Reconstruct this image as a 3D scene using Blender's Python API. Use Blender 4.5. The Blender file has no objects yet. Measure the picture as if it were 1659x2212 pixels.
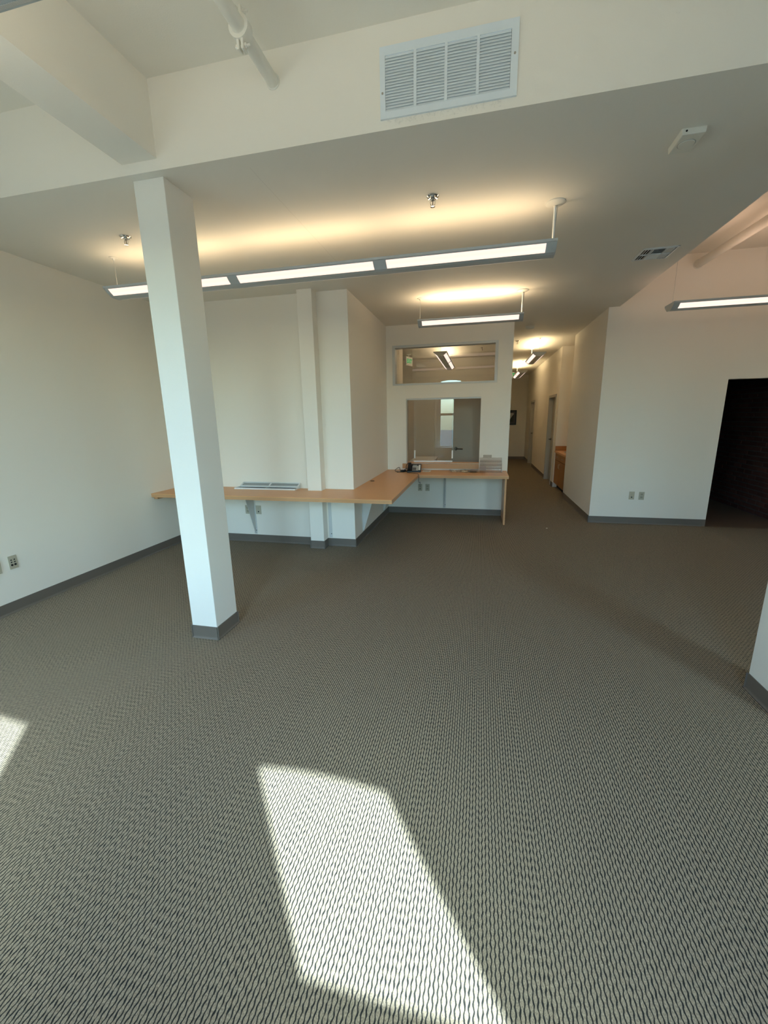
import bpy, bmesh, math, random
from mathutils import Vector, Matrix
random.seed(7)
sc = bpy.context.scene
C = sc.collection
PI = math.pi

# ------------------------------------------------------------------ camera
H_CAM = 1.58324
F_PX, PITCH, ROLL, YAW = 885.376781, 0.226138224, -0.0180683284, -0.22754778
def cam_axes():
    cy, sy, cp, sp = math.cos(YAW), math.sin(YAW), math.cos(PITCH), math.sin(PITCH)
    fwd = Vector((sy*cp, cy*cp, -sp)); right = Vector((cy, -sy, 0)); up = right.cross(fwd)
    cr, sr = math.cos(ROLL), math.sin(ROLL)
    return right*cr + up*sr, -right*sr + up*cr, fwd
cd = bpy.data.cameras.new('camera'); cam = bpy.data.objects.new('camera', cd); C.objects.link(cam)
r_, u_, f_ = cam_axes()
M = Matrix((r_, u_, -f_)).transposed().to_4x4(); M.translation = (0, 0, H_CAM)
cam.matrix_world = M
cd.sensor_fit = 'VERTICAL'; cd.sensor_height = 36.0; cd.sensor_width = 27.0
cd.lens = F_PX/2212*36.0
cd.clip_start = 0.02; cd.clip_end = 300
sc.camera = cam

# ------------------------------------------------------------------ world, sun, exposure
SKY_STRENGTH, SUN_STRENGTH = 2.2, 20.5
SKY_TINT = (0.62, 0.93, 1.02)
sc.view_settings.view_transform = 'Standard'; sc.view_settings.look = 'None'
sc.view_settings.gamma = 1.0; sc.view_settings.use_curve_mapping = False
sc.view_settings.exposure = 0.0
SUN_EL = math.radians(49.0)
SUN_H = Vector((-0.61, 0.792, 0)).normalized()          # horizontal travel of the sunlight
w = bpy.data.worlds.new('sky'); sc.world = w; w.use_nodes = True
nt = w.node_tree; nt.nodes.clear()
sky = nt.nodes.new('ShaderNodeTexSky'); sky.sky_type = 'NISHITA'; sky.sun_disc = False
sky.sun_elevation = SUN_EL; sky.sun_rotation = math.atan2(-SUN_H.x, -SUN_H.y)
sky.air_density = 1.0; sky.dust_density = 2.0; sky.ozone_density = 1.0
bg = nt.nodes.new('ShaderNodeBackground'); bg.inputs['Strength'].default_value = SKY_STRENGTH
wo = nt.nodes.new('ShaderNodeOutputWorld')
mulc = nt.nodes.new('ShaderNodeMix'); mulc.data_type = 'RGBA'; mulc.blend_type = 'MULTIPLY'; mulc.inputs[0].default_value = 1.0
mulc.inputs[7].default_value = (*SKY_TINT, 1)      # camera white balance sits between daylight and the warm lamps
nt.links.new(sky.outputs['Color'], mulc.inputs[6]); nt.links.new(mulc.outputs[2], bg.inputs['Color']); nt.links.new(bg.outputs['Background'], wo.inputs['Surface'])
sd = bpy.data.lights.new('sun', 'SUN'); so = bpy.data.objects.new('sun', sd); C.objects.link(so)
sd.energy = SUN_STRENGTH; sd.angle = math.radians(0.8); sd.color = (0.76, 0.95, 1.03)
d = Vector((SUN_H.x*math.cos(SUN_EL), SUN_H.y*math.cos(SUN_EL), -math.sin(SUN_EL)))
so.rotation_euler = d.to_track_quat('-Z', 'Y').to_euler(); so.location = (4, -6, 8)
sc.cycles.max_bounces = 14; sc.cycles.diffuse_bounces = 7; sc.cycles.transparent_max_bounces = 24
sc.cycles.sample_clamp_indirect = 6.0
LAMP_UP = 2.75          # W per metre of fixture, upward tubes
LAMP_COL = (1.0, 0.75, 0.46)
LENS_EMIT = 1.5

# ------------------------------------------------------------------ dimensions
XL, XS, XR, XH, XSOF, XB = -3.862, -1.472, 0.453, 1.642, 1.774, 4.25
YF, YH, YB, YR, YW, YE = -0.25, 2.351, 4.74, 6.71, 6.486, 15.94
ZC = 2.971
def zu(y): return 3.326 + 0.0314*y       # the upper ceiling rises gently to the back
YN0, YN1 = 8.505, 9.72                   # kitchenette niche

# ------------------------------------------------------------------ material helpers
class NT:
    def __init__(s, name):
        s.m = bpy.data.materials.new(name); s.m.use_nodes = True
        s.t = s.m.node_tree; s.t.nodes.clear()
        s.out = s.t.nodes.new('ShaderNodeOutputMaterial')
    def n(s, typ, **kw):
        nd = s.t.nodes.new(typ)
        for k, v in kw.items():
            if hasattr(nd, k): setattr(nd, k, v)
        return nd
    def l(s, a, b): s.t.links.new(a, b)
    def math(s, op, a, b=None, c=None, clamp=False):
        nd = s.t.nodes.new('ShaderNodeMath'); nd.operation = op; nd.use_clamp = clamp
        for i, v in enumerate((a, b, c)):
            if v is None: continue
            if isinstance(v, (int, float)): nd.inputs[i].default_value = v
            else: s.l(v, nd.inputs[i])
        return nd.outputs[0]
    def mix(s, fac, a, b):
        nd = s.t.nodes.new('ShaderNodeMix'); nd.data_type = 'RGBA'
        for i, v in ((0, fac), (6, a), (7, b)):
            if isinstance(v, (int, float)): nd.inputs[i].default_value = v
            elif isinstance(v, tuple): nd.inputs[i].default_value = v if len(v) == 4 else (*v, 1)
            else: s.l(v, nd.inputs[i])
        return nd.outputs[2]
    def pos(s):
        g = s.n('ShaderNodeNewGeometry'); x = s.n('ShaderNodeSeparateXYZ'); s.l(g.outputs['Position'], x.inputs[0])
        return g.outputs['Position'], x.outputs[0], x.outputs[1], x.outputs[2]
    def objpos(s):
        g = s.n('ShaderNodeTexCoord'); return g.outputs['Object']
    def noise(s, vec, scale, detail=3, rough=0.5, col=False):
        nd = s.n('ShaderNodeTexNoise'); nd.inputs['Scale'].default_value = scale
        nd.inputs['Detail'].default_value = detail; nd.inputs['Roughness'].default_value = rough
        if vec is not None: s.l(vec, nd.inputs['Vector'])
        return nd.outputs['Color' if col else 'Fac']
    def scalevec(s, vec, sx, sy, sz):
        nd = s.n('ShaderNodeVectorMath', operation='MULTIPLY'); s.l(vec, nd.inputs[0]); nd.inputs[1].default_value = (sx, sy, sz)
        return nd.outputs[0]
    def bsdf(s, color, rough=0.5, metal=0.0, bump=None, bstr=0.2, bdist=0.002, spec=0.5):
        b = s.n('ShaderNodeBsdfPrincipled')
        if isinstance(color, tuple): b.inputs['Base Color'].default_value = (*color[:3], 1)
        else: s.l(color, b.inputs['Base Color'])
        if isinstance(rough, (int, float)): b.inputs['Roughness'].default_value = rough
        else: s.l(rough, b.inputs['Roughness'])
        b.inputs['Metallic'].default_value = metal
        b.inputs['Specular IOR Level'].default_value = spec
        if bump is not None:
            bp = s.n('ShaderNodeBump'); bp.inputs['Strength'].default_value = bstr; bp.inputs['Distance'].default_value = bdist
            s.l(bump, bp.inputs['Height']); s.l(bp.outputs[0], b.inputs['Normal'])
        s.l(b.outputs[0], s.out.inputs['Surface'])
        return b

def paint(name, col, rough=0.65, extra=None, bstr=0.25):
    m = NT(name); P, x, y, z = m.pos()
    n1 = m.noise(P, 1.3, 4, 0.6); n2 = m.noise(P, 160, 2, 0.5)
    c = m.mix(m.math('MULTIPLY', n1, 0.10), (*col,), tuple(v*0.86 for v in col))
    if extra: c = extra(m, c, P, x, y, z)
    m.bsdf(c, rough, bump=n2, bstr=bstr, bdist=0.0012, spec=0.3)
    return m.m
WALLC = (0.85, 0.80, 0.715)
def header_dirt(m, c, P, x, y, z):
    n = m.noise(P, 75, 6, 0.75)
    a = m.math('MULTIPLY', m.math('LESS_THAN', z, 3.016), m.math('GREATER_THAN', z, 2.985))
    b = m.math('MULTIPLY', m.math('LESS_THAN', x, 0.05), m.math('GREATER_THAN', x, -0.50))
    k = m.math('MULTIPLY', m.math('MULTIPLY', a, b), m.math('MULTIPLY', m.math('SUBTRACT', n, 0.50, clamp=True), 1.6, clamp=True))
    c = m.mix(k, c, (0.30, 0.29, 0.26))
    n3 = m.noise(m.scalevec(P, 1, 1, 2.0), 7, 4, 0.8)
    k2 = m.math('MULTIPLY', m.math('SUBTRACT', n3, 0.70, clamp=True), 3.0, clamp=True)
    return m.mix(k2, c, (0.45, 0.42, 0.36))
def ceiling_crack(m, c, P, x, y, z):
    wob = m.math('MULTIPLY', m.math('SUBTRACT', m.noise(P, 6, 3), 0.5), 0.012)
    dx = m.math('ABSOLUTE', m.math('ADD', m.math('ADD', x, 1.312), wob))
    k = m.math('MULTIPLY', m.math('LESS_THAN', dx, 0.0016), m.math('MULTIPLY', m.math('LESS_THAN', y, 3.95), m.math('GREATER_THAN', y, 2.46)))
    return m.mix(m.math('MULTIPLY', k, 0.22), c, (0.35, 0.31, 0.26))
def wall_scuffs(m, c, P, x, y, z):
    n3 = m.noise(m.scalevec(P, 1, 2.0, 1), 5.5, 5, 0.75)
    k = m.math('MULTIPLY', m.math('SUBTRACT', n3, 0.72, clamp=True), 2.5, clamp=True)
    return m.mix(k, c, (0.50, 0.47, 0.42))
MAT = {}
MAT['wall'] = paint('wall_paint', WALLC, extra=wall_scuffs)
MAT['header'] = paint('header_paint', WALLC, extra=header_dirt)
MAT['ceiling'] = paint('ceiling_paint', (0.79, 0.755, 0.68), 0.75, extra=ceiling_crack, bstr=0.4)
MAT['column'] = paint('column_paint', (0.82, 0.80, 0.74), bstr=0.6)

def carpet():
    m = NT('ribbed_carpet'); P, x, y, z = m.pos()
    per = 0.0124
    wig = m.math('MULTIPLY', m.math('SUBTRACT', m.noise(m.scalevec(P, 1, 0.8, 1), 55, 2), 0.5), 0.0038)
    xr = m.math('DIVIDE', m.math('ADD', x, wig), per)
    idx = m.math('FLOOR', xr); fr = m.math('FRACT', xr)
    rib = m.math('MULTIPLY', m.math('ABSOLUTE', m.math('SUBTRACT', fr, 0.5)), 2.0)       # 1 at the gap between two ribs
    wn = m.n('ShaderNodeTexWhiteNoise', noise_dimensions='1D'); m.l(idx, wn.inputs['W'])
    ph = m.math('ADD', m.math('MULTIPLY', m.math('MODULO', m.math('ABSOLUTE', idx), 2.0), PI), m.math('MULTIPLY', wn.outputs['Value'], 1.4))
    loop = m.math('SINE', m.math('ADD', m.math('MULTIPLY', y, 2*PI/0.030), ph))
    n_f = m.math('MULTIPLY', m.math('SUBTRACT', m.noise(m.scalevec(P, 1, 0.5, 1), 420, 3, 0.75), 0.34), 3.1, clamp=True)
    n_l = m.noise(P, 48, 4, 0.7)
    lim = m.math('ADD', m.math('MULTIPLY', loop, 0.23), m.math('ADD', 0.53, m.math('MULTIPLY', m.math('SUBTRACT', n_l, 0.5), 0.55)))
    edge = m.math('MULTIPLY', m.math('SUBTRACT', rib, lim), 3.6, clamp=True)
    yarn = m.mix(n_f, (0.17, 0.138, 0.098), (0.58, 0.470, 0.335))
    yarn = m.mix(m.math('MULTIPLY', m.noise(P, 90, 3), 0.5), yarn, (0.17, 0.15, 0.12))
    col = m.mix(edge, yarn, (0.026, 0.028, 0.027))
    hgt = m.math('ADD', m.math('SUBTRACT', 1.0, m.math('POWER', rib, 2.0)), m.math('MULTIPLY', n_f, 0.35))
    hgt = m.math('ADD', hgt, m.math('MULTIPLY', loop, -0.12))
    m.bsdf(col, 0.95, bump=hgt, bstr=0.55, bdist=0.003, spec=0.1)
    return m.m
MAT['carpet'] = carpet()

def plain(name, col, rough=0.5, metal=0.0, var=0.08, scale=30, bstr=0.05, spec=0.5):
    m = NT(name); P = m.objpos()
    n = m.noise(P, scale, 3, 0.6)
    c = m.mix(m.math('MULTIPLY', n, var*2), col, tuple(v*0.75 for v in col))
    m.bsdf(c, rough, metal, bump=n, bstr=bstr, bdist=0.001, spec=spec)
    return m.m
MAT['rubber'] = plain('vinyl_cove_base', (0.150, 0.128, 0.106), 0.45, var=0.12, scale=9)
MAT['white_metal'] = plain('white_enamel', (0.78, 0.80, 0.80), 0.38)
MAT['fixture'] = plain('fixture_enamel', (0.50, 0.53, 0.54), 0.42)
MAT['bracket'] = plain('bracket_paint', (0.62, 0.62, 0.60), 0.5)
MAT['pipe'] = plain('painted_pipe', (0.76, 0.735, 0.665), 0.5, bstr=0.1)
MAT['chrome'] = plain('chrome', (0.80, 0.80, 0.80), 0.12, 1.0)
MAT['steel'] = plain('brushed_steel', (0.52, 0.50, 0.47), 0.3, 1.0)
MAT['dark_metal'] = plain('dark_bronze', (0.10, 0.085, 0.07), 0.35, 0.9)
MAT['black'] = plain('black_plastic', (0.012, 0.012, 0.014), 0.35)
MAT['black_matte'] = plain('black_and_shade', (0.004, 0.004, 0.004), 0.9)  # flat black; in the vents and the dark room it stands in for shade
MAT['cable'] = plain('black_cable', (0.02, 0.018, 0.018), 0.5)
MAT['ivory'] = plain('ivory_plate', (0.47, 0.43, 0.33), 0.4)
MAT['ivory_dark'] = plain('ivory_insert', (0.36, 0.33, 0.25), 0.4)
MAT['beige_plastic'] = plain('beige_plastic', (0.74, 0.72, 0.64), 0.45)
MAT['grey_plastic'] = plain('grey_plastic', (0.48, 0.47, 0.43), 0.45)
MAT['white_plastic'] = plain('white_plastic', (0.93, 0.94, 0.94), 0.35)
MAT['paper'] = plain('paper', (0.84, 0.82, 0.76), 0.8)
MAT['grille_white'] = plain('grille_enamel', (0.74, 0.80, 0.84), 0.4)
MAT['steel_sheet'] = plain('grey_sheet', (0.30, 0.33, 0.34), 0.4)
MAT['door_paint'] = plain('door_paint', (0.44, 0.40, 0.33), 0.45)
MAT['frame_paint'] = plain('frame_paint', (0.50, 0.47, 0.41), 0.45)
MAT['alu'] = plain('grey_frame_enamel', (0.58, 0.60, 0.60), 0.35)
MAT['asphalt'] = plain('asphalt', (0.07, 0.07, 0.07), 0.9, scale=4, var=0.2)
MAT['mortar'] = plain('mortar', (0.095, 0.07, 0.062), 0.95, scale=60, var=0.3, bstr=0.4)
MAT['threshold_floor'] = plain('worn_board_floor', (0.15, 0.105, 0.07), 0.6, scale=6, var=0.25)

def wood(name, c1, c2, rough=0.38, axis=0):
    m = NT(name); P, x, y, z = m.pos()
    s = (3, 60, 60) if axis == 0 else (60, 3, 60)
    n = m.noise(m.scalevec(P, *s), 1.0, 5, 0.65)
    n2 = m.noise(P, 220, 2, 0.5)
    c = m.mix(n, c1, c2); c = m.mix(m.math('MULTIPLY', n2, 0.12), c, tuple(v*0.6 for v in c1))
    m.bsdf(c, rough, bump=n, bstr=0.04, bdist=0.0005, spec=0.45)
    return m.m
MAT['laminate'] = wood('maple_laminate', (0.68, 0.345, 0.145), (0.76, 0.40, 0.18))
MAT['laminate_edge'] = wood('maple_edge', (0.52, 0.285, 0.135), (0.60, 0.335, 0.165))
MAT['cabinet'] = wood('cabinet_laminate', (0.33, 0.135, 0.035), (0.40, 0.175, 0.052), axis=0)

def lens_mat():
    m = NT('perforated_lens'); P, x, y, z = m.pos()
    def dots(v):
        return m.math('ABSOLUTE', m.math('SINE', m.math('MULTIPLY', v, PI/0.0085)))
    k = m.math('MULTIPLY', dots(x), dots(m.math('ADD', y, z)))
    c = m.mix(m.math('MULTIPLY', k, 0.5), (0.86, 0.66, 0.56), (1.0, 0.80, 0.69))
    e = m.n('ShaderNodeEmission'); m.l(c, e.inputs['Color']); e.inputs['Strength'].default_value = LENS_EMIT
    m.l(e.outputs[0], m.out.inputs['Surface'])
    return m.m
MAT['lens'] = lens_mat()
def lens_off_mat():
    m = NT('unlit_perforated_lens'); P, x, y, z = m.pos()
    k = m.math('MULTIPLY', m.math('ABSOLUTE', m.math('SINE', m.math('MULTIPLY', x, PI/0.0085))), m.math('ABSOLUTE', m.math('SINE', m.math('MULTIPLY', m.math('ADD', y, z), PI/0.0085))))
    m.bsdf(m.mix(k, (0.72, 0.72, 0.70), (0.42, 0.42, 0.41)), 0.5); return m.m
MAT['lens_off'] = lens_off_mat()
def emit(name, col, s):
    m = NT(name); e = m.n('ShaderNodeEmission'); e.inputs['Color'].default_value = (*col, 1); e.inputs['Strength'].default_value = s
    m.l(e.outputs[0], m.out.inputs['Surface']); return m.m
MAT['exit_green'] = emit('exit_letters', (0.03, 0.42, 0.12), 0.8)
def glass(name, base=0.05, tint=(1, 1, 1), dirt=0.0):
    m = NT(name)
    lw = m.n('ShaderNodeLayerWeight'); lw.inputs['Blend'].default_value = 0.5
    f = m.math('ADD', m.math('MULTIPLY', m.math('POWER', lw.outputs['Facing'], 5.0), 0.9), base, clamp=True)
    t = m.n('ShaderNodeBsdfTransparent'); t.inputs['Color'].default_value = (*tint, 1)
    g = m.n('ShaderNodeBsdfGlossy'); g.inputs['Roughness'].default_value = 0.0
    mx = m.n('ShaderNodeMixShader'); m.l(f, mx.inputs[0]); m.l(t.outputs[0], mx.inputs[1]); m.l(g.outputs[0], mx.inputs[2])
    m.l(mx.outputs[0], m.out.inputs['Surface']); return m.m
MAT['glass'] = glass('window_glass', 0.035)
MAT['partition_glass'] = glass('partition_glass', 0.055, (0.97, 0.98, 0.97))
MAT['acrylic'] = glass('clear_acrylic', 0.07, (0.93, 0.92, 0.915))

def brick_mat():
    m = NT('old_brick'); P, x, y, z = m.pos()
    oi = m.n('ShaderNodeObjectInfo')
    n = m.noise(P, 45, 4, 0.7)
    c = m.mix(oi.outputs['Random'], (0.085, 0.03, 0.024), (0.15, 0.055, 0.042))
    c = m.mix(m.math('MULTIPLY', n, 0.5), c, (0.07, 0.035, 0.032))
    m.bsdf(c, 0.9, bump=n, bstr=0.6, bdist=0.003, spec=0.2)
    return m.m
MAT['brick'] = brick_mat()

def print_mat(name, paperc, inks, scale):
    m = NT(name); P = m.objpos()
    c = paperc
    for i, (ink, lo) in enumerate(inks):
        n = m.noise(m.scalevec(P, 1.0 + 0.3*i, 1.6 - 0.2*i, 1), scale*(1 + 0.4*i), 1, 0.3)
        k = m.math('MULTIPLY', m.math('SUBTRACT', n, lo, clamp=True), 30, clamp=True)
        c = m.mix(k, c, ink)
    m.bsdf(c, 0.35); return m.m
MAT['leaflet'] = print_mat('printed_leaflet', (0.80, 0.68, 0.50), [((0.03, 0.025, 0.02), 0.50), ((0.25, 0.13, 0.05), 0.58)], 16)
MAT['brochure'] = print_mat('printed_brochure', (0.10, 0.09, 0.085), [((0.70, 0.64, 0.55), 0.60), ((0.30, 0.22, 0.16), 0.58)], 16)

# ------------------------------------------------------------------ geometry helpers
class MB:
    def __init__(s): s.v = []; s.f = []; s.mi = []
    def add(s, vs, fs, mi=0):
        o = len(s.v); s.v += [tuple(v) for v in vs]; s.f += [tuple(i+o for i in f) for f in fs]; s.mi += [mi]*len(fs); return s
    def box(s, x0, x1, y0, y1, z0, z1, mi=0):
        x0, x1 = min(x0, x1), max(x0, x1); y0, y1 = min(y0, y1), max(y0, y1); z0, z1 = min(z0, z1), max(z0, z1)
        v = [(x, y, z) for z in (z0, z1) for y in (y0, y1) for x in (x0, x1)]
        return s.add(v, [(0, 2, 3, 1), (4, 5, 7, 6), (0, 1, 5, 4), (2, 6, 7, 3), (0, 4, 6, 2), (1, 3, 7, 5)], mi)
    def prism(s, poly, a0, a1, axis='x', mi=0):
        """poly: 2-D outline; extruded along axis. axis x -> (y,z); y -> (x,z); z -> (x,y)"""
        def p3(p, a):
            return {'x': (a, p[0], p[1]), 'y': (p[0], a, p[1]), 'z': (p[0], p[1], a)}[axis]
        n = len(poly); v = [p3(p, a0) for p in poly] + [p3(p, a1) for p in poly]
        f = [tuple(range(n))[::-1], tuple(range(n, 2*n))] + [(i, (i+1) % n, n+(i+1) % n, n+i) for i in range(n)]
        return s.add(v, f, mi)
    def cyl(s, p0, p1, r0, r1=None, n=20, mi=0, cap=True):
        r1 = r0 if r1 is None else r1
        p0, p1 = Vector(p0), Vector(p1); ax = (p1-p0).normalized()
        t = Vector((1, 0, 0)) if abs(ax.x) < 0.9 else Vector((0, 1, 0))
        a = ax.cross(t).normalized(); b = ax.cross(a)
        ring = lambda p, r: [p + (a*math.cos(2*PI*i/n) + b*math.sin(2*PI*i/n))*r for i in range(n)]
        v = ring(p0, r0) + ring(p1, r1)
        f = [(i, (i+1) % n, n+(i+1) % n, n+i) for i in range(n)]
        if cap: f += [tuple(range(n))[::-1], tuple(range(n, 2*n))]
        return s.add(v, f, mi)
    def lathe(s, c, prof, n=28, mi=0):
        """prof: list of (r, z) about the vertical axis at c"""
        cx, cy, cz = c; v = []; f = []
        for r, z in prof: v += [(cx+r*math.cos(2*PI*i/n), cy+r*math.sin(2*PI*i/n), cz+z) for i in range(n)]
        for k in range(len(prof)-1):
            f += [(k*n+i, k*n+(i+1) % n, (k+1)*n+(i+1) % n, (k+1)*n+i) for i in range(n)]
        f += [tuple(range(n))[::-1], tuple(range((len(prof)-1)*n, len(prof)*n))]
        return s.add(v, f, mi)
    def tube(s, pts, r, n=8, mi=0):
        pts = [Vector(p) for p in pts]; v = []; f = []
        nrm = None
        for i, p in enumerate(pts):
            t = (pts[min(i+1, len(pts)-1)] - pts[max(i-1, 0)]).normalized()
            if nrm is None: nrm = t.orthogonal().normalized()
            nrm = (nrm - t*nrm.dot(t)).normalized(); b = t.cross(nrm)
            v += [p + (nrm*math.cos(2*PI*k/n) + b*math.sin(2*PI*k/n))*r for k in range(n)]
        for i in range(len(pts)-1):
            f += [(i*n+k, i*n+(k+1) % n, (i+1)*n+(k+1) % n, (i+1)*n+k) for k in range(n)]
        f += [tuple(range(n))[::-1], tuple(range((len(pts)-1)*n, len(pts)*n))]
        return s.add(v, f, mi)
    def build(s, name, mats, parent=None, smooth=False, bevel=0, loc=None):
        me = bpy.data.meshes.new(name); me.from_pydata(s.v, [], s.f)
        for m in (mats if isinstance(mats, (list, tuple)) else [mats]): me.materials.append(MAT[m] if isinstance(m, str) else m)
        for p, i in zip(me.polygons, s.mi): p.material_index = i
        bm = bmesh.new(); bm.from_mesh(me); bmesh.ops.recalc_face_normals(bm, faces=bm.faces)
        if bevel: bmesh.ops.bevel(bm, geom=[e for e in bm.edges if len(e.link_faces) == 2 and e.calc_face_angle() > 0.6], offset=bevel, segments=2, affect='EDGES', profile=0.6)
        bm.to_mesh(me); bm.free()
        if smooth:
            for p in me.polygons: p.use_smooth = True
            try: me.set_sharp_from_angle(angle=math.radians(40))
            except Exception: pass
        o = bpy.data.objects.new(name, me); C.objects.link(o)
        if parent is not None: o.parent = parent
        if loc is not None: o.location = loc
        return o

def tag(o, label, cat=None, group=None, kind=None):
    o['label'] = label
    if cat: o['category'] = cat
    if group: o['group'] = group
    if kind: o['kind'] = kind
    return o
def struct(o, label, cat): return tag(o, label, cat, kind='structure')
def empty(name, loc=(0, 0, 0), rz=0.0):
    o = bpy.data.objects.new(name, None); C.objects.link(o); o.location = loc; o.rotation_euler = (0, 0, rz)
    o.empty_display_size = 0.1; return o
def dup(root, loc, rz=None):
    def cp(o, par):
        c = o.copy(); C.objects.link(c)
        if par is not None: c.parent = par
        for ch in list(o.children): cp(ch, c)
        return c
    r = cp(root, None); r.location = loc
    if rz is not None: r.rotation_euler = (0, 0, rz)
    return r

def grid_wall(name, mat, axis, p0, p1, us, vs, holes=(), parent=None):
    """A connected wall slab with openings. axis 'x': slab between x=p0..p1, u=y, v=z; 'y': u=x, v=z; 'z': u=x, v=y."""
    U = sorted({*us, *[h[0] for h in holes], *[h[1] for h in holes]}); V = sorted({*vs, *[h[2] for h in holes], *[h[3] for h in holes]})
    U = [u for u in U if us[0] <= u <= us[1]]; V = [v for v in V if vs[0] <= v <= vs[1]]
    def P(u, v, p): return {'x': (p, u, v), 'y': (u, p, v), 'z': (u, v, p)}[axis]
    nu, nv = len(U), len(V); verts = []
    for p in (p0, p1):
        for v in V:
            for u in U: verts.append(P(u, v, p))
    ID = lambda i, j, k: k*nu*nv + j*nu + i
    def solid(i, j):
        if i < 0 or j < 0 or i >= nu-1 or j >= nv-1: return False
        uc, vc = (U[i]+U[i+1])/2, (V[j]+V[j+1])/2
        return not any(h[0] < uc < h[1] and h[2] < vc < h[3] for h in holes)
    F = []
    for i in range(nu-1):
        for j in range(nv-1):
            if not solid(i, j): continue
            F.append((ID(i, j, 0), ID(i+1, j, 0), ID(i+1, j+1, 0), ID(i, j+1, 0)))
            F.append((ID(i, j, 1), ID(i, j+1, 1), ID(i+1, j+1, 1), ID(i+1, j, 1)))
            for (di, dj, a, b) in ((-1, 0, (i, j), (i, j+1)), (1, 0, (i+1, j), (i+1, j+1)), (0, -1, (i, j), (i+1, j)), (0, 1, (i, j+1), (i+1, j+1))):
                if not solid(i+di, j+dj): F.append((ID(*a, 0), ID(*b, 0), ID(*b, 1), ID(*a, 1)))
    mb = MB(); mb.add(verts, F)
    me = mb.build(name, mat, parent)
    bm = bmesh.new(); bm.from_mesh(me.data)
    bmesh.ops.delete(bm, geom=[v for v in bm.verts if not v.link_faces], context='VERTS')
    bmesh.ops.recalc_face_normals(bm, faces=bm.faces); bm.to_mesh(me.data); bm.free()
    return me

# ------------------------------------------------------------------ floor and ceilings
struct(MB().box(XL-0.2, XB+0.1, YF-0.24, YW, -0.1, 0).box(XS-0.2, XH+0.75, YW, YE+0.2, -0.1, 0).box(XL-0.2, XS-0.2, YW, 11.2, -0.1, 0).build('floor', 'carpet'),
       'grey and taupe ribbed loop carpet covering the open office floor', 'floor')
struct(MB().box(3.165, XB+0.1, YW, 11.2, -0.1, -0.004).build('floor', 'threshold_floor'), 'bare brown floor of the dark room behind the doorway', 'floor')
grid_wall('ceiling', 'ceiling', 'z', ZC, ZC+0.12, (XL, XSOF-0.001), (YH+0.001, YW+0.12))
struct(bpy.data.objects['ceiling'], 'lowered off-white ceiling over the office with the long lamp below it', 'ceiling')
struct(MB().box(XL-0.2, XH+0.75, YW+0.12, YE+0.2, ZC, ZC+0.12).build('ceiling', 'ceiling'), 'off-white ceiling running along the hallway and back office', 'ceiling')
uc = MB(); y0, y1 = YF-0.24, YW+0.3
uc.add([(x, y, zu(y)+t) for t in (0, 0.15) for y in (y0, y1) for x in (XL-0.2, XB+0.1)], [(0, 2, 3, 1), (4, 5, 7, 6), (0, 1, 5, 4), (2, 6, 7, 3), (0, 4, 6, 2), (1, 3, 7, 5)])
struct(uc.build('ceiling', 'ceiling'), 'high upper ceiling in front of the wide header', 'ceiling')
struct(MB().box(3.0, XB+0.1, YW+0.12, 11.2, 2.9, 3.0).build('ceiling', 'black_matte'), 'ceiling of the unlit brick room, its shade put into black colour', 'ceiling')  # darkness of the room is painted on as near-black
# header and the side of the lowered ceiling box
hd = MB().prism([(YH, ZC), (YH+0.001, ZC), (YH+0.001, ZC+0.12), (YH+0.1, ZC+0.12), (YH+0.1, 3.46), (YH, 3.46)], XL, XSOF, 'x').build('wall_header', 'header')
struct(hd, 'wide cream header wall above the column carrying the air grille', 'wall')
struct(MB().prism([(XSOF, ZC), (XSOF-0.001, ZC), (XSOF-0.001, ZC+0.12), (XSOF-0.08, ZC+0.12), (XSOF-0.08, 3.60), (XSOF, 3.60)], YH+0.1, YW, 'y').build('wall_soffit', 'wall'), 'cream side face of the lowered ceiling toward the right bay', 'wall')
# beam
struct(MB().box(-2.056, -1.823, YF, YH, 3.027, 3.44).build('trim_beam', 'wall'), 'cream boxed ceiling beam running from the header toward the viewer', 'beam')

# ------------------------------------------------------------------ walls
struct(grid_wall('wall_left', 'wall', 'x', XL-0.15, XL, (YF-0.24, YB+0.15), (-0.05, 3.6)), 'long plain cream wall on the left with outlets low down', 'wall')
struct(grid_wall('wall_back', 'wall', 'y', YB, YB+0.15, (XL, XS-0.15), (0, ZC)), 'cream wall behind the long wooden counter', 'wall')
struct(grid_wall('wall_corner', 'wall', 'x', XS-0.15, XS, (YB, YR), (0, ZC)), 'cream wall jutting forward between counter and reception window', 'wall')
TR = (-1.372, 0.240, 2.078, 2.676); PT = (-1.159, 0.013, 0.846, 1.873)
struct(grid_wall('wall_reception', 'wall', 'y', YR, YR+0.12, (XS-0.15, XR), (0, ZC), holes=(TR, PT)), 'cream reception wall with two glazed openings', 'wall')
struct(grid_wall('wall_right', 'wall', 'y', YW, YW+0.12, (XH, XB), (0, 3.62), holes=((3.163, XB-0.0, 0, 1.997),)), 'cream wall facing the viewer beside the dark doorway', 'wall')
D1 = (10.04, 10.95, 0, 1.985); D2 = (13.74, 14.65, 0, 1.985)
struct(grid_wall('wall_hall_right', 'wall', 'x', XH, XH+0.12, (YW+0.12, YN0), (0, ZC)), 'cream hallway wall between the corner and the kitchenette', 'wall')
struct(grid_wall('wall_hall_far_right', 'wall', 'x', XH, XH+0.12, (YN1, YE), (0, ZC), holes=(D1, D2)), 'cream hallway wall holding two grey doors', 'wall')
struct(grid_wall('wall_niche_back', 'wall', 'x', XH+0.62, XH+0.72, (YN0-0.1, YN1+0.1), (0, ZC)), 'cream back wall of the kitchenette niche', 'wall')
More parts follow.
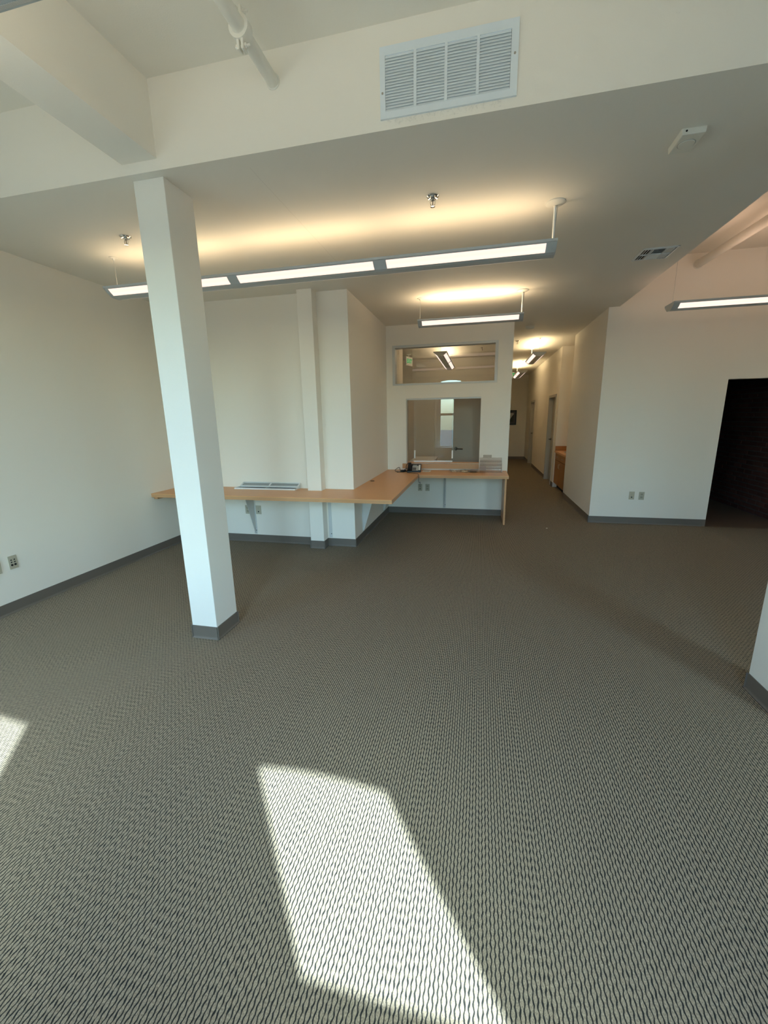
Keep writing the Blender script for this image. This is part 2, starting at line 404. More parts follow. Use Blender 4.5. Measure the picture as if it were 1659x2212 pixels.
struct(grid_wall('wall_niche_near', 'wall', 'y', YN0-0.12, YN0, (XH+0.12, XH+0.62), (0, ZC)), 'cream near side of the kitchenette niche', 'wall')
struct(grid_wall('wall_niche_far', 'wall', 'y', YN1, YN1+0.12, (XH+0.12, XH+0.62), (0, ZC)), 'cream far side of the kitchenette niche above the backsplash', 'wall')
struct(grid_wall('wall_hall_end', 'wall', 'y', YE, YE+0.12, (XR-0.12, XH+0.12), (0, ZC)), 'cream end wall of the hallway with a framed picture', 'wall')
HD = (7.16, 8.02, 0, 2.05)
struct(grid_wall('wall_hall_left', 'wall', 'x', XR-0.12, XR, (YR+0.12, YE), (0, ZC), holes=(HD,)), 'cream hallway wall shared with the back office', 'wall')
struct(grid_wall('wall_office_left', 'wall', 'x', XS-0.12, XS, (YR+0.12, 8.17), (0, ZC)), 'short lit cream wall inside the back office', 'wall')
struct(grid_wall('wall_office_back', 'wall', 'y', 10.75, 10.87, (XL, XR-0.12), (0, ZC)), 'cream back wall of the back office', 'wall')
struct(grid_wall('wall_office_far_left', 'wall', 'x', XL, XL+0.1, (YR+0.12, 10.75), (0, ZC)), 'far left cream wall of the back office', 'wall')
struct(grid_wall('wall_office_front', 'wall', 'y', YR+0.0, YR+0.12, (XL, XS-0.15), (0, ZC)), 'cream front wall of the back office beyond the reception', 'wall')
# right bay: unseen wall, dark room
struct(grid_wall('wall_bay_right', 'wall', 'x', XB, XB+0.12, (YF-0.24, YW), (-0.05, 3.62)), 'unseen right-hand wall of the front bay, made cream for bounce light', 'wall')  # out of view; cream instead of brick so it bounces more light
struct(grid_wall('wall_dark_room_left', 'black_matte', 'x', 3.05, 3.15, (YW+0.12, 11.2), (0, 2.9)), 'left wall of the dark brick room, shade put into its black colour', 'wall')  # near-black colour stands in for the room's lack of light
struct(grid_wall('wall_dark_room_end', 'black_matte', 'y', 11.2, 11.3, (3.05, XB+0.1), (0, 2.9)), 'end wall of the dark brick room, shade put into its black colour', 'wall')  # shade painted as near-black here too

# brick wall: mortar slab with each brick as its own part
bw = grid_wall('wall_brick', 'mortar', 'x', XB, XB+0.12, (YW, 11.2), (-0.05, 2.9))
struct(bw, 'dark red brick wall in the unlit room behind the doorway', 'wall')
bmeshes = []
for k in range(6):
    L, hh = 0.197, 0.056
    m = MB()
    j = lambda a: random.uniform(-a, a)
    v = [(x*0.018 + (-0.018 if x == 0 else 0)*0, y*L/2 + j(0.003), z*hh/2 + j(0.002)) for x in (0, 1) for y in (-1, 1) for z in (-1, 1)]
    v = [(-0.008 + j(0.003) if a[0] == 0 else 0.014, a[1], a[2]) for a in v]
    m.add(v, [(0, 1, 3, 2), (4, 6, 7, 5), (0, 4, 5, 1), (2, 3, 7, 6), (0, 2, 6, 4), (1, 5, 7, 3)])
    o = m.build('brick', 'brick', bw, bevel=0.004); bmeshes.append(o.data); bpy.data.objects.remove(o)
nb = 0; far = MB()
for row in range(27):
    zc = 0.035 + row*0.0745
    for q in range(22):
        yc = 6.66 + q*0.209 + (0.1045 if row % 2 else 0)
        if yc < 6.64 or yc > 11.1: continue
        if q <= 10:
            o = bpy.data.objects.new('brick', random.choice(bmeshes)); C.objects.link(o); o.parent = bw
            o.location = (XB, yc, zc); o.rotation_euler = (random.uniform(-.012, .012), 0, random.uniform(-.02, .02)); nb += 1
        else:
            far.box(XB-0.008, XB+0.01, yc-0.098, yc+0.098, zc-0.028, zc+0.028)
fo = far.build('brick_courses', 'brick', bw); fo['kind'] = 'stuff'

# ------------------------------------------------------------------ window facade behind the viewer
WX = [(-3.52, -2.915), (-1.535, -0.930), (0.454, 1.059), (2.86, 3.465)]
GW = 0.64; SILL, TOPZ, RISE = 0.56, 2.66, 0.07
openings = []
for a, b in WX:
    c = (a+b)/2; openings.append((c-0.45, c+0.47))
fw = MB()
yA, yB_ = YF-0.24, YF
edges = [XL-0.15] + [e for o in openings for e in o] + [XB+0.12]
for i in range(0, len(edges), 2): fw.box(edges[i], edges[i+1], yA, yB_, -0.05, 3.45)
for a, b in openings:
    fw.box(a, b, yA, yB_, -0.05, SILL)
    n = 10; arc = [(a+(b-a)*i/n, TOPZ + 0.08 + RISE*(1-((i/n-0.5)*2)**2)) for i in range(n+1)]
    fw.prism(arc + [(b, 3.45), (a, 3.45)], yA, yB_, 'y')
fwo = fw.build('wall_front', 'wall'); struct(fwo, 'cream window wall of the building front, behind the viewer', 'wall')
for i, ((a, b), (oa, ob)) in enumerate(zip(WX, openings)):
    ga, gb = a-0.012, b+0.02
    W = empty('window_%d' % (i+1), ((a+b)/2, -0.405, SILL)); struct(W, ('tall arched sash window, ' + ['leftmost in the front wall', 'second from the left in the front wall', 'third from the left, casting the wide sun patch', 'rightmost in the front wall'][i]), 'window')
    def L(mb): 
        ox, oy, oz = W.location
        mb.v = [(x-ox, y-oy, z-oz) for x, y, z in mb.v]; return mb
    y0, y1 = -0.43, -0.385
    n = 10
    inner = [(ga+(gb-ga)*k/n, TOPZ + 0.03 + RISE*0.5*(1-((k/n-0.5)*2)**2)) for k in range(n+1)]
    outer = [(oa+(ob-oa)*k/n, TOPZ + 0.08 + RISE*(1-((k/n-0.5)*2)**2)) for k in range(n+1)]
    fr = MB().box(oa, ga, y0, y1, SILL, TOPZ+0.08).box(gb, ob, y0, y1, SILL, TOPZ+0.08).box(ga, gb, y0, y1, SILL, SILL+0.07)
    for k in range(n): fr.prism([inner[k], inner[k+1], outer[k+1], outer[k]], y0, y1, 'y')
    L(fr).build('frame', 'white_metal', W)
    L(MB().box(ga, gb, y0, y1, 1.615, 1.69)).build('meeting_rail', 'white_metal', W)
    L(MB().box(ga, gb, -0.412, -0.407, SILL+0.07, 1.615)).build('pane', 'glass', W)
    arcp = [(ga, 1.69), (gb, 1.69)] + inner[::-1]
    L(MB().prism(arcp, -0.412, -0.407, 'y')).build('pane', 'glass', W)
    L(MB().box(oa-0.03, ob+0.03, -0.38, YF+0.04, SILL, SILL+0.025)).build('sill', 'white_metal', W)
    # portal so the renderer samples the daylight coming through this opening
    ld = bpy.data.lights.new('window_portal', 'AREA'); ld.shape = 'RECTANGLE'; ld.size = ob-oa; ld.size_y = TOPZ+0.15-SILL
    ld.cycles.is_portal = True
    lo = bpy.data.objects.new('window_portal', ld); C.objects.link(lo)
    lo.location = ((oa+ob)/2, YF-0.26, (SILL+TOPZ+0.15)/2); lo.rotation_euler = (PI/2, 0, 0)
# street outside
st = MB().box(-40, 40, -45, YF-0.26, -0.35, -0.25).build('street', 'asphalt'); struct(st, 'grey asphalt street outside the front windows', 'street')

# ------------------------------------------------------------------ column, pilaster, right column
def post(name, x0, x1, y0, y1, label, cat='column', mat='column'):
    o = MB().box(x0, x1, y0, y1, 0, ZC).build(name, mat, bevel=0.004); struct(o, label, cat); return o
post('column', -2.043, -1.836, 2.406, 2.667, 'square white column standing free on the carpet')
post('pilaster', -2.012, -1.835, 4.60, YB, 'narrow cream pilaster standing against the wall behind the counter', 'pilaster', 'wall')
post('column', 1.575, 1.774, 2.28, 2.525, 'white column cut off by the edge, right of the open carpet')

BH, BT = 0.10, 0.004
def base_run(mb, p0, p1, side):
    """vinyl cove base along p0->p1 (xy); side = unit normal pointing into the room"""
    (x0, y0), (x1, y1) = p0, p1; nx, ny = side
    prof = [(0, 0), (0.011, 0), (0.011, 0.003), (0.006, 0.010), (BT, 0.018), (BT, BH-0.002), (BT*0.5, BH), (0, BH)]
    v = [(x0+nx*d, y0+ny*d, z) for d, z in prof] + [(x1+nx*d, y1+ny*d, z) for d, z in prof]
    n = len(prof)
    mb.add(v, [tuple(range(n)), tuple(range(n, 2*n))[::-1]] + [(i, (i+1) % n, n+(i+1) % n, n+i) for i in range(n)])
    return mb
def baseboard(name, label, runs):
    mb = MB()
    for r in runs: base_run(mb, *r)
    struct(mb.build(name, 'rubber'), label, 'baseboard')
def wrap(x0, x1, y0, y1):
    e = 0.011
    return [((x0-e, y0), (x1+e, y0), (0, -1)), ((x1, y0-e), (x1, y1+e), (1, 0)), ((x1+e, y1), (x0-e, y1), (0, 1)), ((x0, y1+e), (x0, y0-e), (-1, 0))]
baseboard('baseboard_left', 'taupe vinyl base along the long left wall', [((XL, YF), (XL, YB), (1, 0))])
baseboard('baseboard_back', 'taupe vinyl base under the long counter', [((XL, YB), (-2.012, YB), (0, -1)), ((-1.835, YB), (XS+0.011, YB), (0, -1))])
baseboard('baseboard_corner', 'taupe vinyl base on the wall jutting forward under the counter', [((XS, YB-0.011), (XS, YR), (1, 0))])
baseboard('baseboard_reception', 'taupe vinyl base under the reception counter', [((XS, YR), (0.386, YR), (0, -1))])
baseboard('baseboard_right', 'taupe vinyl base below the wall beside the dark doorway', [((XH-0.011, YW), (3.163, YW), (0, -1))])
baseboard('baseboard_hall_right', 'taupe vinyl base along the hallway from the corner to the kitchenette', [((XH, YW-0.011), (XH, YN0), (-1, 0))])
baseboard('baseboard_hall_far_right', 'dark vinyl base between the two hallway doors', [((XH, YN1), (XH, D1[0]-0.05), (-1, 0)), ((XH, D1[1]+0.05), (XH, D2[0]-0.05), (-1, 0)), ((XH, D2[1]+0.05), (XH, YE), (-1, 0))])
baseboard('baseboard_hall_end', 'dark vinyl base across the end of the hallway', [((XR, YE), (XH, YE), (0, -1))])
baseboard('baseboard_hall_left', 'dark vinyl base on the hallway side shared with the office', [((XR, YR+0.12), (XR, HD[0]), (1, 0)), ((XR, HD[1]), (XR, YE), (1, 0))])
baseboard('baseboard_column', 'taupe vinyl base wrapped round the free-standing column', wrap(-2.043, -1.836, 2.406, 2.667))
baseboard('baseboard_pilaster', 'taupe vinyl base wrapped round the pilaster', wrap(-2.012, -1.835, 4.60, YB)[:2] + wrap(-2.012, -1.835, 4.60, YB)[3:])
baseboard('baseboard_right_column', 'taupe vinyl base of the cut-off column at the right edge', wrap(1.575, 1.774, 2.28, 2.525))

# ------------------------------------------------------------------ hallway doors
def hall_door(n, D, label):
    y0, y1, _, z1 = D
    R = empty('door_%d' % n, (XH, (y0+y1)/2, 0)); struct(R, label, 'door')
    ox, oy = XH, (y0+y1)/2
    f = MB()
    for a, b in ((y0-0.045, y0+0.012), (y1-0.012, y1+0.045)): f.box(-0.012, 0.132, a-oy, b-oy, 0, z1+0.045)
    f.box(-0.012, 0.132, y0-0.045-oy, y1+0.045-oy, z1-0.012, z1+0.045)
    f.build('frame', 'frame_paint', R, bevel=0.003)
    lf = MB().box(0.088, 0.130, y0+0.015-oy, y1-0.015-oy, 0.008, z1-0.015).build('leaf', 'door_paint', R)
    hy = y1-0.085-oy
    h = MB().cyl((0.088, hy, 1.0), (0.078, hy, 1.0), 0.032).cyl((0.078, hy, 1.0), (0.030, hy, 1.0), 0.011).tube([(0.032, hy, 1.0), (0.028, hy-0.05, 1.0), (0.032, hy-0.115, 0.998)], 0.010)
    h.build('lever_handle', 'dark_metal', R, smooth=True)
hall_door(1, D1, 'grey hallway door nearer the kitchenette, with dark lever')
hall_door(2, D2, 'grey hallway door at the far end near the picture')
# inner office door standing open behind the reception glass
R = empty('door_3', (0.333, 8.0, 0)); struct(R, 'taupe office door standing open behind the reception glass', 'door')
MB().box(-0.835, 0, -0.022, 0.022, 0.01, 2.04).build('leaf', 'door_paint', R, bevel=0.002)
MB().cyl((-0.755, -0.022, 0.985), (-0.755, -0.034, 0.985), 0.034).cyl((-0.755, -0.034, 0.985), (-0.755, -0.075, 0.985), 0.012).tube([(-0.755, -0.07, 0.985), (-0.69, -0.075, 0.983), (-0.625, -0.068, 0.98)], 0.0115).build('lever_handle', 'dark_metal', R, smooth=True)
fr = MB()
for a in (HD[0]-0.04, HD[1]): fr.box(-0.015, 0.135, a-8.0, a+0.04-8.0, 0, 2.09)
fr.box(-0.015, 0.135, HD[0]-0.04-8.0, HD[1]+0.04-8.0, 2.05, 2.09)
fr.build('frame', 'frame_paint', R)

# ------------------------------------------------------------------ reception glazing
def frame_rect(mb, x0, x1, z0, z1, t, y0, y1, top=None):
    top = t if top is None else top
    mb.box(x0, x0+t, y0, y1, z0, z1).box(x1-t, x1, y0, y1, z0, z1).box(x0+t, x1-t, y0, y1, z1-top, z1).box(x0+t, x1-t, y0, y1, z0, z0+t*0.6)
    return mb
PANE_ROT = -0.02
Wt = empty('window_5', ((TR[0]+TR[1])/2, YR, TR[2])); struct(Wt, 'wide high transom window in the reception wall', 'window')
hw, hh = (TR[1]-TR[0])/2, TR[3]-TR[2]
frame_rect(MB(), -hw, hw, 0, hh, 0.042, -0.010, 0.13, top=0.036).build('frame', 'alu', Wt)
p = MB().box(-hw+0.045, hw-0.045, -0.003, 0.003, 0.028, hh-0.04).build('pane', 'partition_glass', Wt, loc=(0, 0.06, 0)); p.rotation_euler.z = PANE_ROT
Wp = empty('window_6', ((PT[0]+PT[1])/2, YR, PT[2])); struct(Wp, 'reception pass-through window with two sliding panes', 'window')
cx = (PT[0]+PT[1])/2; hw = (PT[1]-PT[0])/2; hh = PT[3]-PT[2]
MB().box(-hw, hw, 0.035, 0.095, hh-0.022, hh).build('top_track', 'white_metal', Wp)
MB().box(-hw, -hw+0.018, -0.002, 0.12, 0, hh-0.022).build('jamb', 'frame_paint', Wp)
MB().box(-hw, hw, 0.0, 0.12, -0.004, 0.010).build('ledge', 'laminate', Wp)
for k, (a, b, yy) in enumerate(((-1.040, -0.700, 0.055), (-0.710, -0.406, 0.075))):
    p = MB().box(-(b-a)/2, (b-a)/2, -0.003, 0.003, 0, hh-0.030).build('pane', 'partition_glass', Wp, loc=((a+b)/2-cx, yy, 0.012)); p.rotation_euler.z = PANE_ROT
    MB().box(-(b-a)/2+0.004, (b-a)/2-0.004, -0.012, 0.006, 0.0, 0.024).build('bottom_rail', 'white_plastic', p)
    hx = (-(b-a)/2+0.016) if k == 0 else ((b-a)/2-0.006)
    MB().box(hx-0.011, hx+0.011, -0.022, 0.004, 0.062, 0.190).build('pull_handle', 'white_plastic', p, bevel=0.003)
# wood ledge with backsplash under the pass-through
led = MB().box(-1.219, 0.010, YR-0.030, YR, 0.760, 0.838).build('counter_ledge', 'laminate_edge', bevel=0.003)
tag(led, 'wooden upstand board fixed below the reception window', 'ledge')

# ------------------------------------------------------------------ counter
ct = empty('counter', (XS, YB, 0)); tag(ct, 'L-shaped maple laminate counter fixed along the cream walls', 'counter')
def CT(mb):
    mb.v = [(x-XS, y-YB, z) for x, y, z in mb.v]; return mb
Z0, Z1 = 0.690, 0.735
YCF, XCR, YCR, XCE = 4.149, -0.874, 6.10, 0.437
g = 0.002
poly = [(XL+g, YB-g), (XL+g, YCF), (XCR, YCF), (XCR, YCR), (XCE, YCR), (XCE, YR-g), (XS+g, YR-g), (XS+g, YB-g), (-1.835+g, YB-g), (-1.835+g, 4.60-g), (-2.012-g, 4.60-g), (-2.012-g, YB-g)]
CT(MB().prism(poly, Z1-0.008, Z1, 'z')).build('worktop', 'laminate', ct)
poly2 = [(XL+g, YB-0.03), (XL+g, YCF+0.004), (XCR-0.004, YCF+0.004), (XCR-0.004, YCR+0.004), (XCE-0.004, YCR+0.004), (XCE-0.004, YR-g), (XCE-0.6, YR-g), (XCE-0.6, YCR+0.06), (XCR-0.06, YCR+0.06), (XCR-0.06, YCF+0.06), (XL+g, YCF+0.06)]
CT(MB().box(XL+g, XCR, YCF, YCF+0.03, Z0, Z1-0.008)).build('front_edge', 'laminate_edge', ct)
CT(MB().box(XCR-0.03, XCR, YCF+0.03, YCR, Z0, Z1-0.008)).build('front_edge', 'laminate_edge', ct)
CT(MB().box(XCR-0.03, XCE, YCR, YCR+0.03, Z0, Z1-0.008)).build('front_edge', 'laminate_edge', ct)
CT(MB().box(XCE-0.03, XCE, YCR+0.03, YR-g, Z0, Z1-0.008)).build('front_edge', 'laminate_edge', ct)
CT(MB().box(XL+g, XCR-0.03, YCF+0.03, YB-0.15, Z0+0.012, Z1-0.008).box(XS+0.03, XCR-0.03, YB-0.15, YR-0.03, Z0+0.012, Z1-0.008).box(XCR-0.03, XCE-0.03, YCR+0.03, YR-0.03, Z0+0.012, Z1-0.008)).build('core_board', 'laminate_edge', ct)
CT(MB().box(0.387, 0.414, 6.128, YR-0.004, 0.0, Z0)).build('end_panel', 'laminate_edge', ct, bevel=0.002)
CT(MB().lathe((-1.415, 5.43, 0.735), [(0.03, 0.0), (0.032, 0.0025), (0.024, 0.003), (0.022, -0.0)], 20)).build('cable_grommet', 'black', ct)
CT(MB().box(XL+g, XL+0.05, YCF+0.04, YB-0.05, Z0-0.03, Z0+0.012)).build('wall_cleat', 'laminate_edge', ct)

def wall_bracket(loc, rz, h, deep, label, web=True):
    """vertical bar on the wall (local +y = into the wall), triangular web, top bar"""
    B = empty('counter_bracket', loc, rz); tag(B, label, 'bracket', 'brackets under the counter')
    MB().box(-0.02, 0.02, -0.006, 0, 0, h).build('wall_bar', 'bracket', B, bevel=0.001)
    if web: MB().prism([(-0.006, h-0.004), (-0.006, 0.01), (-0.016, 0.01), (-deep, h-0.03), (-deep, h-0.004)], -0.003, 0.003, 'x').build('web', 'bracket', B)
    if web: MB().box(-0.02, 0.02, -deep-0.02, -0.006, h-0.005, h).build('top_bar', 'bracket', B)
    for z in (h-0.07, 0.05): MB().cyl((0.011, -0.006, z), (0.011, -0.010, z), 0.006, n=10).build('screw', 'dark_metal', B)
    return B
hb = Z0+0.012-0.11
wall_bracket((-2.845, YB, 0.11), 0, hb, 0.21, 'white steel bracket under the long counter, beside the outlets')
wall_bracket((XS, 5.095, 0.11), PI/2, hb, 0.19, 'white steel bracket on the jutting wall nearer the counter corner')
wall_bracket((XS, 6.33, 0.11), PI/2, hb, 0.19, 'white steel bracket on the jutting wall close to the reception wall')
wall_bracket((-0.522, YR, 0.11), 0, hb, 0.21, 'white steel bracket midway under the reception counter')
wall_bracket((-1.795, YB, 0.11), 0, hb, 0.2, 'flat white steel bar right of the pilaster under the counter', web=False)

# ------------------------------------------------------------------ outlets
def outlet(loc, rz, kind, label, w=0.070, h=0.115):
    """local -y faces the room"""
    O = empty('wall_outlet', loc, rz); tag(O, label, 'outlet', 'wall plates low on the walls')
    MB().box(-w/2, w/2, -0.006, 0, -h/2, h/2).build('cover_plate', 'ivory', O, bevel=0.002)
    if kind == 'duplex':
        for z in (0.021, -0.021):
            MB().box(-0.0165, 0.0165, -0.0085, -0.006, z-0.0145, z+0.0145).build('socket', 'ivory_dark', O, bevel=0.001)
            s = MB()
            for x in (-0.0065, 0.0065): s.box(x-0.0012, x+0.0012, -0.0092, -0.0084, z-0.002, z+0.007)
            s.build('slots', 'black', O)['kind'] = 'stuff'
    elif kind == 'data':
        for z, r in ((0.022, 0.005), (0.0, 0.005)): MB().cyl((0, -0.006, z), (0, -0.0075, z), r, n=12).build('port', 'ivory_dark', O)
        MB().cyl((0, -0.006, -0.024), (0, -0.0085, -0.024), 0.009, n=14).build('jack', 'black', O)
    elif kind == 'multi':
        for x in (-0.013, 0.013):
            for z in (0.022, 0.002): MB().box(x-0.005, x+0.005, -0.0075, -0.006, z-0.005, z+0.005).build('port', 'black', O)
            MB().cyl((x, -0.006, -0.022), (x, -0.009, -0.022), 0.009, n=14).build('jack', 'black', O)
    return O
outlet((XL, 2.535, 0.433), PI/2, 'multi', 'ivory data plate with six ports on the left wall', 0.068)
outlet((XL, 2.405, 0.425), PI/2, 'duplex', 'ivory outlet cut off by the left edge, on the left wall')
outlet((-2.935, YB, 0.437), 0, 'duplex', 'ivory plate half hidden behind the bracket under the long counter', 0.075)
outlet((-2.782, YB, 0.437), 0, 'data', 'ivory plate with one black jack under the long counter', 0.075)
outlet((-0.928, YR, 0.442), 0, 'data', 'plate under the reception counter with the phone cord plugged in')
outlet((-0.805, YR, 0.442), 0, 'duplex', 'plain power outlet under the reception counter')
outlet((2.184, YW, 0.422), 0, 'data', 'ivory plate with black jack on the wall beside the doorway')
outlet((2.312, YW, 0.420), 0, 'duplex', 'ivory power outlet on the wall beside the doorway')

# ------------------------------------------------------------------ pendant light fixtures
def light_fixture(name, center, length, rz, label, z_top=2.715, panels=None, hang=None, group='pendant strip lights', lit=1.0, zceil=ZC, col=LAMP_COL, lens='lens'):
    """local x = along the fixture, origin at keel line centre; hang: list of (x, kind)"""
    R = empty(name, (center[0], center[1], z_top-0.07), rz); tag(R, label, 'ceiling light', group)
    hl = length/2
    half = [(0.0, 0.0), (0.030, 0.0015), (0.056, 0.008), (0.085, 0.028), (0.112, 0.052), (0.120, 0.054), (0.120, 0.070), (0.117, 0.070), (0.115, 0.058), (0.0, 0.050)]
    prof = half[:-1] + [(0.0, 0.052)] + [(-y, z) for y, z in half[:-1]][::-1]
    prof = prof[:-1]
    MB().prism(prof, -hl, hl, 'x').build('housing', 'fixture', R)
    cap = [(-0.121, 0.071), (-0.121, 0.052), (-0.113, 0.050), (-0.085, 0.026), (-0.056, 0.006), (-0.03, -0.001), (0, -0.002), (0.03, -0.001), (0.056, 0.006), (0.085, 0.026), (0.113, 0.050), (0.121, 0.052), (0.121, 0.071)]
    for s in (-1, 1): MB().prism(cap, s*hl, s*(hl+0.004), 'x').build('end_cap', 'fixture', R)
    if panels is None:
        n = max(1, round(length/1.2)); stp = length/n
        panels = [(-hl+i*stp+0.04, -hl+(i+1)*stp-0.04) for i in range(n)]
    for a, b in panels:
        for s in (-1, 1):
            lp = [(s*0.0580, 0.0082), (s*0.0854, 0.0270), (s*0.1089, 0.0481), (s*0.1079, 0.0495), (s*0.0846, 0.0284), (s*0.0572, 0.0097)]
            MB().prism(lp, a, b, 'x').build('lens', lens, R)
        if lit:
            ld = bpy.data.lights.new('tube_light', 'AREA'); ld.shape = 'RECTANGLE'; ld.size = b-a; ld.size_y = 0.09
            ld.energy = LAMP_UP*(b-a)*lit; ld.color = col
            lo = bpy.data.objects.new('tube_light', ld); C.objects.link(lo); lo.parent = R
            lo.location = ((a+b)/2, 0, 0.066); lo.rotation_euler = (PI, 0, 0)
    up = zceil - (z_top-0.07)
    for x, kind in (hang or []):
        if kind == 'stem':
            MB().lathe((x, 0, up), [(0.064, 0), (0.064, -0.006), (0.050, -0.014), (0.012, -0.020), (0.010, -0.03)], 28).build('canopy', 'pipe', R, smooth=True)
            MB().cyl((x, 0, 0.05), (x, 0, up-0.01), 0.0085, n=12).build('stem', 'white_metal', R, smooth=True)
            MB().tube([(x+0.016, 0.0, up-0.012), (x+0.014, 0, up-0.05), (x+0.006, 0, up-0.16), (x+0.004, 0, 0.05)], 0.0022, 6).build('cable', 'grey_plastic', R)
        else:
            MB().lathe((x, 0, up), [(0.034, 0), (0.034, -0.004), (0.010, -0.010), (0.008, -0.022)], 20).build('canopy', 'pipe', R, smooth=True)
            MB().cyl((x, 0, 0.05), (x, 0, up-0.01), 0.0018, n=6).build('wire', 'grey_plastic', R)
    return R
def P1(lo, hi, c): return [(a-c, b-c) for a, b in zip(lo, hi)]
c1 = (-3.165+0.462)/2
light_fixture('pendant_light', (c1, 3.330), 3.62, 0, 'long white pendant strip light with three lit panels behind the column',
              panels=P1((-3.128, -1.905, -0.700), (-1.992, -0.797, 0.395), c1), hang=[(-3.129-c1, 'wire'), (0.449-c1, 'stem')], lit=0.9)
c2 = (-0.758+0.447)/2
light_fixture('pendant_light', (c2, 5.345), 1.20, 0, 'short white pendant strip light in front of the reception window', panels=[(-0.555, 0.555)], hang=[(-0.59, 'wire'), (0.59, 'stem')], lit=2.7)
c3 = (1.945+4.10)/2
light_fixture('pendant_light', (c3, 5.335), 2.155, 0, 'pendant strip light cut off by the right edge, in the high bay', panels=[(-1.02, 1.02)], hang=[(-1.055, 'wire2'), (1.0, 'stem')], zceil=zu(5.335), lit=1.35, col=(1.0, 0.64, 0.44))
light_fixture('pendant_light', (-0.90, 1.035), 3.62, 0, 'pendant strip light mostly above the picture, showing one edge at the upper left corner', hang=[(-1.76, 'wire'), (1.76, 'stem')], zceil=zu(1.035), lit=1.5, col=(1.0, 0.94, 0.74), lens='lens_off')
light_fixture('pendant_light', (1.045, 9.19), 1.33, PI/2, 'first pendant strip light along the hallway, seen end-on', panels=[(-0.62, 0.62)], hang=[(-0.63, 'wire'), (0.62, 'stem')], z_top=2.722, lit=3.6, col=(1.0, 0.78, 0.45))
light_fixture('pendant_light', (1.050, 12.62), 1.74, PI/2, 'second pendant strip light deeper in the hallway', panels=[(-0.82, -0.03), (0.03, 0.82)], hang=[(-0.86, 'wire'), (0.86, 'stem')], z_top=2.722, lit=3.6, col=(1.0, 0.78, 0.45))
light_fixture('pendant_light', (-0.728, 9.05), 2.44, PI/2, 'pendant strip light in the back office seen through the transom', panels=[(-1.18, -0.04), (0.04, 1.18)], hang=[(-1.15, 'wire'), (1.15, 'stem')], z_top=2.722, lit=2.4)

# ------------------------------------------------------------------ ceiling fittings
def sprinkler(loc, label):
    S = empty('fire_sprinkler', loc); tag(S, label, 'sprinkler', 'ceiling sprinkler heads')
    MB().lathe((0, 0, 0), [(0.041, 0), (0.041, -0.003), (0.034, -0.010), (0.024, -0.006), (0.020, -0.004)], 28).build('escutcheon', 'chrome', S, smooth=True)
    MB().lathe((0, 0, 0), [(0.014, 0), (0.014, -0.022), (0.010, -0.026)], 16).build('body', 'chrome', S, smooth=True)
    for s in (-1, 1):
        MB().tube([(s*0.010, 0, -0.020), (s*0.0165, 0, -0.033), (s*0.013, 0, -0.048), (s*0.002, 0, -0.058)], 0.003, 8).build('arm', 'chrome', S, smooth=True)
    MB().cyl((0, 0, -0.024), (0, 0, -0.050), 0.0028, n=8).build('bulb', 'dark_metal', S)
    d = MB(); n = 16
    d.lathe((0, 0, -0.058), [(0.006, 0.003), (0.016, 0), (0.016, -0.002), (0.003, -0.003)], n)
    d.build('deflector', 'chrome', S)
    return S
sprinkler((-0.342, 3.037, ZC), 'chrome sprinkler head on the lowered ceiling above the long lamp')
sprinkler((-2.693, 3.013, ZC), 'chrome sprinkler head on the ceiling left of the column')
sprinkler((0.658, 8.727, ZC), 'sprinkler head on the hallway ceiling')
sprinkler((0.008, 9.339, ZC), 'sprinkler head on the back office ceiling behind the transom')
S = empty('smoke_detector', (0.742, 7.433, ZC)); tag(S, 'round white smoke detector on the ceiling at the hallway mouth', 'detector')
MB().lathe((0, 0, 0), [(0.072, 0), (0.072, -0.012), (0.068, -0.016)], 32).build('base', 'beige_plastic', S, smooth=True)
MB().lathe((0, 0, -0.016), [(0.062, 0), (0.060, -0.018), (0.045, -0.026), (0.02, -0.028)], 32).build('cover', 'beige_plastic', S, smooth=True)

S = empty('ceiling_sensor', (1.0, 2.795, ZC)); tag(S, 'square white alarm box on the ceiling near the upper right corner', 'sensor')
MB().prism([(-0.057, 0), (-0.052, -0.030), (0.052, -0.030), (0.057, 0)], -0.084, 0.084, 'y').build('case', 'beige_plastic', S, bevel=0.004)
MB().lathe((0, 0, -0.030), [(0.041, 0), (0.041, -0.0015), (0.038, -0.0015), (0.038, -0.0002)], 32).build('ring', 'grey_plastic', S)
MB().lathe((0, 0, -0.030), [(0.037, 0), (0.036, -0.004), (0.0, -0.005)], 32).build('dome', 'beige_plastic', S, smooth=True)
MB().cyl((-0.035, -0.084, -0.014), (-0.035, -0.0855, -0.014), 0.0045, n=12).build('sounder_hole', 'black_matte', S)

# ceiling diffuser
S = empty('ceiling_diffuser', (1.478, 4.525, ZC)); tag(S, 'square four-way air diffuser in the lowered ceiling near its edge', 'air vent')
hs = 0.145
f = MB()
for s in (-1, 1):
    f.prism([(s*hs, 0), (s*hs, -0.004), (s*(hs-0.018), -0.009), (s*(hs-0.018), 0)], -hs, hs, 'y')
    f.prism([(s*hs, 0), (s*hs, -0.004), (s*(hs-0.018), -0.009), (s*(hs-0.018), 0)], -hs, hs, 'x')
f.build('frame', 'white_metal', S)
MB().box(-hs+0.017, hs-0.017, -hs+0.017, hs-0.017, -0.0012, -0.0002).build('duct_shade_sheet', 'black_matte', S)  # black sheet painted in for the shade behind the blades
for x in (-0.052, 0.052): MB().box(x-0.003, x+0.003, -hs+0.024, hs-0.024, -0.012, -0.001).build('divider', 'white_metal', S)
MB().box(-hs+0.024, hs-0.024, -0.003, 0.003, -0.012, -0.001).build('divider', 'white_metal', S)
